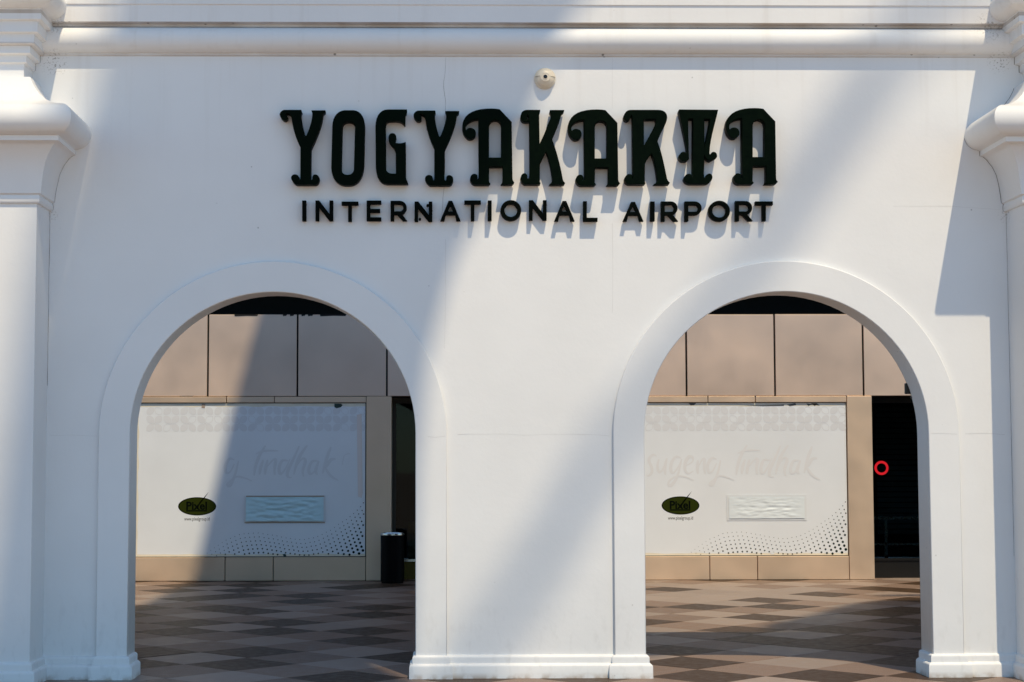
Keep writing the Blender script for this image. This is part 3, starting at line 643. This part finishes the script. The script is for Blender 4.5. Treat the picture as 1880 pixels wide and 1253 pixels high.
def make_board(dx, label, left):
    bd = thing('advertising_board', label, 'billboard', (0, 0, 0), None)
    x0, x1, z0, z1 = B0 + dx + .012, B1 + dx - .012, .338, 2.452
    link('sheet', box(x0, x1, FY, FY + .05, z0, z1), 'vinyl', bd)
    q = lambda u, v: (at(u, v, FY)[0] + dx, at(u, v, FY)[1])          # measured on the left board
    qr = lambda u, v: (at(u, v, FY)[0] - UN + dx, at(u, v, FY)[1])    # measured on the right board
    # yellowed margins
    for nm, (xa, xb, za, zb) in (('t', (x0, x1, z1 - .045, z1)), ('b', (x0, x1, z0, z0 + .03)), ('l', (x0, x0 + .05, z0 + .031, z1 - .046))):
        n = 60; V, F = [], []
        for i in range(n + 1):
            t = i/n; j = .014*noise.noise((t*14 + dx, nm == 't', 2.2))
            if nm == 't': V += [(xa + (xb - xa)*t, FY - .0006, zb), (xa + (xb - xa)*t, FY - .0006, za + j)]
            elif nm == 'b': V += [(xa + (xb - xa)*t, FY - .0006, za), (xa + (xb - xa)*t, FY - .0006, zb + j)]
            else: V += [(xa, FY - .0006, za + (zb - za)*t), (xb + j, FY - .0006, za + (zb - za)*t)]
            if i: F.append((2*i - 2, 2*i - 1, 2*i + 1, 2*i))
        link('yellowed_margin', mesh(V, F), 'yellowed', bd)
    # batik band
    V, F = [], []
    def lens(cx, cz, ang, a, b, ring=False):
        n = 12; k0 = len(V); ca, sa = math.cos(ang), math.sin(ang)
        P = []
        for i in range(n):
            th = 2*math.pi*i/n; px_, pz_ = a*math.cos(th), b*math.sin(th)*(1 - .35*abs(math.cos(th))**3)
            P.append((px_*ca - pz_*sa, px_*sa + pz_*ca))
        P = [(cx + p, min(cz + r_, z1 - .05)) for p, r_ in P]
        if ring:
            for p in P: V.append((p[0], FY - .0012, p[1]))
            for p in P: V.append((cx + (p[0] - cx)*.84, FY - .0012, cz + (p[1] - cz)*.84))
            for i in range(n): F.append((k0 + i, k0 + (i + 1) % n, k0 + n + (i + 1) % n, k0 + n + i))
        else:
            for p in P: V.append((p[0], FY - .0012, p[1]))
            F.append(tuple(range(k0, k0 + n)))
    pit = 31.0/132.0; cx0, cz0 = q(439, 778.0); rr = random.Random(3)
    k = -30
    while k < 30:
        cx = cx0 + k*pit; k += 1
        if not (x0 + .09 < cx < x1 - .06): continue
        for row in (0, 1):
            cz = cz0 + row*pit*.985
            for sx in (-1, 1):
                for sz in (-1, 1):
                    if row == 1 and sz == 1: continue
                    lens(cx + sx*.056, cz + sz*.056, math.atan2(sz, sx), .066, .050, rr.random() < .16)
            if row == 0:
                for i in (0,): lens(cx, cz, 0, .016, .016)
    link('batik_print', mesh(V, F), 'faded', bd)
    # brush lettering
    V, F = [], []
    for n, st in enumerate(SCRIPT):
        if left and n < 8: continue
        v, f = ribbon([qr(1180 + x/5.53, 800 + y/5.53) for x, y in st], .007, .024, FY - .0010 - .00004*n); F += [tuple(i + len(V) for i in w) for w in f]; V += v
    if left:
        for n, st in enumerate([[(1560, 715), (1565, 660), (1580, 600)], [(1580, 605), (1620, 585), (1650, 590)]]):
            v, f = ribbon([q(380 + x/6.267, 740 + y/6.267) for x, y in st], .004, .012, FY - .0012 - .0001*n); F += [tuple(i + len(V) for i in w) for w in f]; V += v
    link('brush_lettering', mesh(V, F), 'faded_text2' if left else 'faded_text', bd)
    # logo
    lg = link('logo', polyf([q(362 + 35*math.cos(2*math.pi*i/48), 930 + 16.8*math.sin(2*math.pi*i/48)) for i in range(48)], FY - .0012), 'ink', bd)
    link('ellipse', polyf([q(362 + 33.2*math.cos(2*math.pi*i/48), 930 + 15.3*math.sin(2*math.pi*i/48)) for i in range(48)], FY - .0020), 'logo', lg)
    tx, tz = q(361, 936); t0, _ = q(342, 936); t1, _ = q(380, 936)
    flat_text('Pixel', .155, 'ink', lg, tx, tz, FY - .0028, .0042, t1 - t0)
    link('swoosh', polyf([q(*p) for p in ((366, 923), (371, 921), (383.5, 903.5), (374, 915), (361, 934.5), (364, 935))], FY - .0036), 'ink', lg)
    link('underline', polyf([q(*p) for p in ((342, 937.2), (380, 937.2), (380, 939.4), (342, 939.4))], FY - .0028), 'ink', lg)
    tx, tz = q(361.5, 956); t0, _ = q(338.5, 956); t1, _ = q(385, 956)
    flat_text('www.pixelgroup.id', .068, 'grey_ink', bd, tx, tz, FY - .0012, .0004, t1 - t0)
    # halftone wave
    V, F = [], []; pts = []
    acc = 0; step = 52.5
    dense = []
    for (xa, ya), (xb, yb) in zip(DOT, DOT[1:]):
        for i in range(20): dense.append((xa + (xb - xa)*i/20, ya + (yb - ya)*i/20))
    last = dense[0]; tops = [last]
    for p in dense:
        if math.hypot(p[0] - last[0], p[1] - last[1]) >= step: tops.append(p); last = p
    for i, (x, y) in enumerate(tops):
        for k in range(16):
            xx = x + k*(12 + .006*max(0, x - 900)) - .0*y; yy = y + k*(45 - .004*max(0, x - 1200)) + 2*math.sin(i*1.7)
            if not (-60 < xx < 1836) or yy > 772: continue
            r = 4.0 + 1.15*k + max(0, (xx - 1500)/330)*2.0
            if xx < 200: r *= .8
            cx, cz = q(380 + xx/6.267, 900 + yy/6.267); rad = r/6.267/132.0
            if cz - rad < z0 + .002 or cx + rad > x1 - .002: continue
            b = len(V); V += [(cx + rad*math.cos(2*math.pi*j/9), FY - .0014, cz + rad*math.sin(2*math.pi*j/9)) for j in range(9)]; F.append(tuple(range(b, b + 9)))
    link('halftone_dots', mesh(V, F), 'dots', bd)['kind'] = 'stuff'
    # taped-over patch
    pz = ((452, 913), (594, 957)) if left else ((1338, 913), (1477, 952))
    f_ = q if left else qr
    (xa, zb), (xb, za) = f_(*pz[0]), f_(*pz[1])
    nx, nz = 64, 24; V, F = [], []
    for j in range(nz + 1):
        for i in range(nx + 1):
            s, t = i/nx, j/nz; edge = min(1, 6*min(s, 1 - s, t*1.2, (1 - t)*1.2))
            w = (noise.noise((s*7 + t*5, t*9 - s*4, 1.3 + dx)) + .6*noise.noise((s*15 - t*8, t*16 + s*6, 4.1 + dx)))*(.017 if left else .0060)*edge
            if not left: w += -.0035*edge*math.exp(-((t - .5)/.04)**2)
            V.append((xa + (xb - xa)*s, FY - (.026 if left else .012) - w, za + (zb - za)*t + .004*noise.noise((s*6, 3, dx))*(1 if j in (0, nz) else 0)))
            if i < nx and j < nz: b = j*(nx + 1) + i; F.append((b, b + 1, b + nx + 2, b + nx + 1))
    pt = link('patch', mesh(V, F, True), 'bluecloth' if left else 'whitecloth', bd)
    pt['label'] = 'creased pale blue cloth taped over the board' if left else 'creased white film taped over the board'
    tp = [(xa - .03, xb + .03, FY - .0045, FY - .0025, zb - .005, zb + .03), (xa - .03, xb + .03, FY - .0045, FY - .0025, za - .03, za + .005), (xa - .03, xa + .006, FY - .0055, FY - .0047, za - .03, zb + .03), (xb - .006, xb + .03, FY - .0055, FY - .0047, za - .03, zb + .03)]
    for n, t in enumerate(tp): link('tape', box(*t), 'tape', bd)
    if left:
        link('tape_edge', boxes([(xa, xb + .01, FY - .020, FY - .006, zb + .004, zb + .018), (xa - .02, xb + .02, FY - .008, FY - .006, za - .026, za - .012)]), 'brown_tape', bd)
        link('tape_mark', polyf([q(*p) for p in ((655, 762), (664, 760), (666, 905), (664, 915), (657, 912), (656, 840))], FY - .0018), 'pinkish', bd)
        link('scrap', polyf([q(*p) for p in ((614, 741.5), (626, 741.5), (629, 744), (626, 748), (618, 750), (614, 748))], FY - .004), 'leaf', bd)
        link('scrap', polyf([q(*p) for p in ((371, 742), (377, 742), (376, 750), (370, 749))], FY - .004), 'brown_tape', bd)
        link('scrap', polyf([q(*p) for p in ((519, 1018), (524, 1017), (526, 1022), (521, 1022.5))], FY - .004), 'leaf', bd)
    else:
        for pts in (((1264, 740.5), (1278, 740.5), (1274, 744), (1268, 744.5)), ((1357, 744), (1395, 744.5), (1440, 743), (1439, 745.5), (1400, 746)), ((1445, 743), (1460, 740.5), (1462, 744), (1450, 746)), ((1480, 741), (1484, 745.5), (1490, 741), (1496, 746), (1500, 741), (1505, 745), (1490, 743))):
            link('scrap', polyf([qr(*p) for p in pts], FY - .003), 'grey_ink', bd)
        link('scrap', polyf([qr(*p) for p in ((1414, 1014), (1422, 1014), (1421, 1018), (1415, 1018))], FY - .003), 'tape', bd)
    return bd
make_board(0, 'white printed board with a pale blue cloth patch, beside the black litter bin', True)
make_board(UN, 'white printed board with a white film patch, beside the glass with a red ring', False)

# ------------------------------------------------------------------ litter bin
bn = thing('litter_bin', 'tall black cylindrical litter bin with a steel rim standing on the tiled floor', 'bin', (-.688, 10.43, 0))
def lathe_z(prof, n=40):
    V, F = [], []
    for r, z in prof: V += [(r*math.cos(2*math.pi*i/n), r*math.sin(2*math.pi*i/n), z) for i in range(n)]
    for j in range(len(prof) - 1):
        for i in range(n): F.append((j*n + i, j*n + (i + 1) % n, (j + 1)*n + (i + 1) % n, (j + 1)*n + i))
    F += [tuple(range(n)), tuple(range((len(prof) - 1)*n, len(prof)*n))]
    return mesh(V, F)
o = link('body', lathe_z([(.150, .0), (.150, .018), (.161, .022), (.161, .640), (.155, .645)]), 'rubbish', bn); smooth_by_angle(o, 30)
o = link('rim', lathe_z([(.156, .640), (.163, .646), (.164, .668), (.160, .676), (.135, .676), (.130, .665), (.130, .648)]), 'steel', bn); smooth_by_angle(o, 30)
link('ash_tray', lathe_z([(.128, .640), (.128, .655), (.06, .650)]), 'rubbish', bn)

# ------------------------------------------------------------------ high canopy added unseen to throw the slanted shadows and cut sky light
CZ = 25.0
cn = thing('shade_blocker', 'added unseen shadow-casting canopy on tall columns above the forecourt', 'blocker')
def up_there(u, v, h=CZ):                              # point of the wall plane -> point of the canopy in line with the sun
    t = (h - v)/SUN.z
    return (u + SUN.x*t, SUN.y*t)
def slab(name, uv, th=.18, h=CZ):
    P = [up_there(*p, h) for p in uv]; n = len(P)
    V = [(x, y, h) for x, y in P] + [(x, y, h + th) for x, y in P]
    bm = bmesh.new(); vs = [bm.verts.new(v) for v in V]
    bm.faces.new(vs[:n]); bm.faces.new(vs[n:][::-1])
    for i in range(n): bm.faces.new((vs[i], vs[(i + 1) % n], vs[n + (i + 1) % n], vs[n + i]))
    bmesh.ops.triangulate(bm, faces=bm.faces[:2]); bmesh.ops.recalc_face_normals(bm, faces=bm.faces)
    me = bpy.data.meshes.new('m'); bm.to_mesh(me); bm.free()
    return link(name, me, 'blocker', cn)
slab('shadow_limb', [(-2.3, -2.0), (-2.0, 2.6), (-1.6, 5.3), (-1.75, 7.8), (-1.98, 8.0), (-1.35, 11.0), (-.53, 15.3), (.13, 18.9), (.44, 20.4), (.87, 22.36), (1.31, 24.03), (1.5, 24.9),
                   (6.25, 24.9), (6.2, 20.0), (5.7, 17.2), (2.62, 16.4), (2.30, 15.1), (4.3, 12.8), (3.5, 9.5), (2.85, 7.0), (2.6, 5.8), (1.6, 5.75), (1.25, 5.18), (.95, 4.84), (.78, 4.54), (.49, 3.91), (.11, 3.19), (-.05, 2.65), (-.12, 2.32), (-.20, 1.55), (-.26, .3), (-.4, -2.0)])
slab('high_shadow_limb', [(-3.72, -2.0), (-3.36, 1.12), (-3.12, 2.65), (-2.64, 4.6), (-2.48, 5.3), (-1.9, 8.0), (-1.3, 8.0), (-1.3, 5.3), (-1.7, 2.6), (-2.0, -2.0)], .18, 44.0)  # set higher to soften the shadow's left edge
shadow_path = [(4.45, 5.5), (3.83, 5.04), (3.50, 4.71), (3.19, 4.30), (2.78, 3.68), (2.59, 3.37), (2.38, 3.06), (1.97, 2.48), (1.43, 1.82), (1.14, 1.53), (.73, .78), (.36, .25), (-.3, -.8)]
wd = [.13, .13, .13, .13, .125, .12, .11, .105, .10, .10, .095, .09, .08]
lft, rgt = [], []
for i, (u, v) in enumerate(shadow_path):
    a = shadow_path[max(i - 1, 0)]; b = shadow_path[min(i + 1, len(shadow_path) - 1)]; d = math.hypot(b[0] - a[0], b[1] - a[1])
    nu, nv = -(b[1] - a[1])/d, (b[0] - a[0])/d
    lft.append((u + nu*wd[i], v + nv*wd[i])); rgt.append((u - nu*wd[i], v - nv*wd[i]))
slab('shadow_arm', lft + rgt[::-1], .12, 46.0)  # unseen arm added high up for the soft faint shadow band
slab('shadow_limb', [(4.35, 6.6), (4.7, 7.7), (5.83, 9.88), (7.0, 12.4), (7.7, 13.4), (14, 13.9), (14, 5.6), (8, 5.7)])
slab('sky_gap_filler', [(-12, 6.2), (-2.3, 6.2), (-1.95, 10.0), (-1.1, 20.0), (-.85, 24.9), (-12, 24.9)], .18, 25.6)  # added to close sky openings and darken the courtyard floor
slab('sky_gap_filler', [(9.3, 16.2), (10.9, 20.0), (11.3, 24.9), (18, 24.9), (18, 16.2)], .18, 25.6)
slab('shadow_rib', [(8.0, 14.7), (14, 15.6), (14, 16.0), (8.3, 15.0)])
link('sky_blocker', box(-24, 28, .4, 30, CZ, CZ + .4), 'blocker', cn)  # added overhead to cut sky light in the courtyard
link('sky_blocker', box(-24, -4.5, -9.5, .39, CZ, CZ + .4), 'blocker', cn)
link('sky_blocker', box(15.5, 28, -12, .39, CZ, CZ + .4), 'blocker', cn)
mx, my = up_there(*shadow_path[0], 46.0)
o = link('blocker_mast', lathe_z([(.5, 0), (.3, 47)], 16), 'blocker', cn, (mx + 14, my, 0)); link('shadow_arm', box(mx - .2, mx + 14, my - .1, my + .1, 46.0, 46.12), 'blocker', cn)  # added to carry the shadow-casting arm
for x, y in ((-20, -6), (24, -6), (-20, 22), (24, 22)):
    o = link('blocker_post', lathe_z([(.6, 0), (.6, .3), (.45, .4), (.35, CZ)], 20), 'blocker', cn, (x, y, 0)); smooth_by_angle(o, 40)  # posts added to hold up the shadow-casting plates
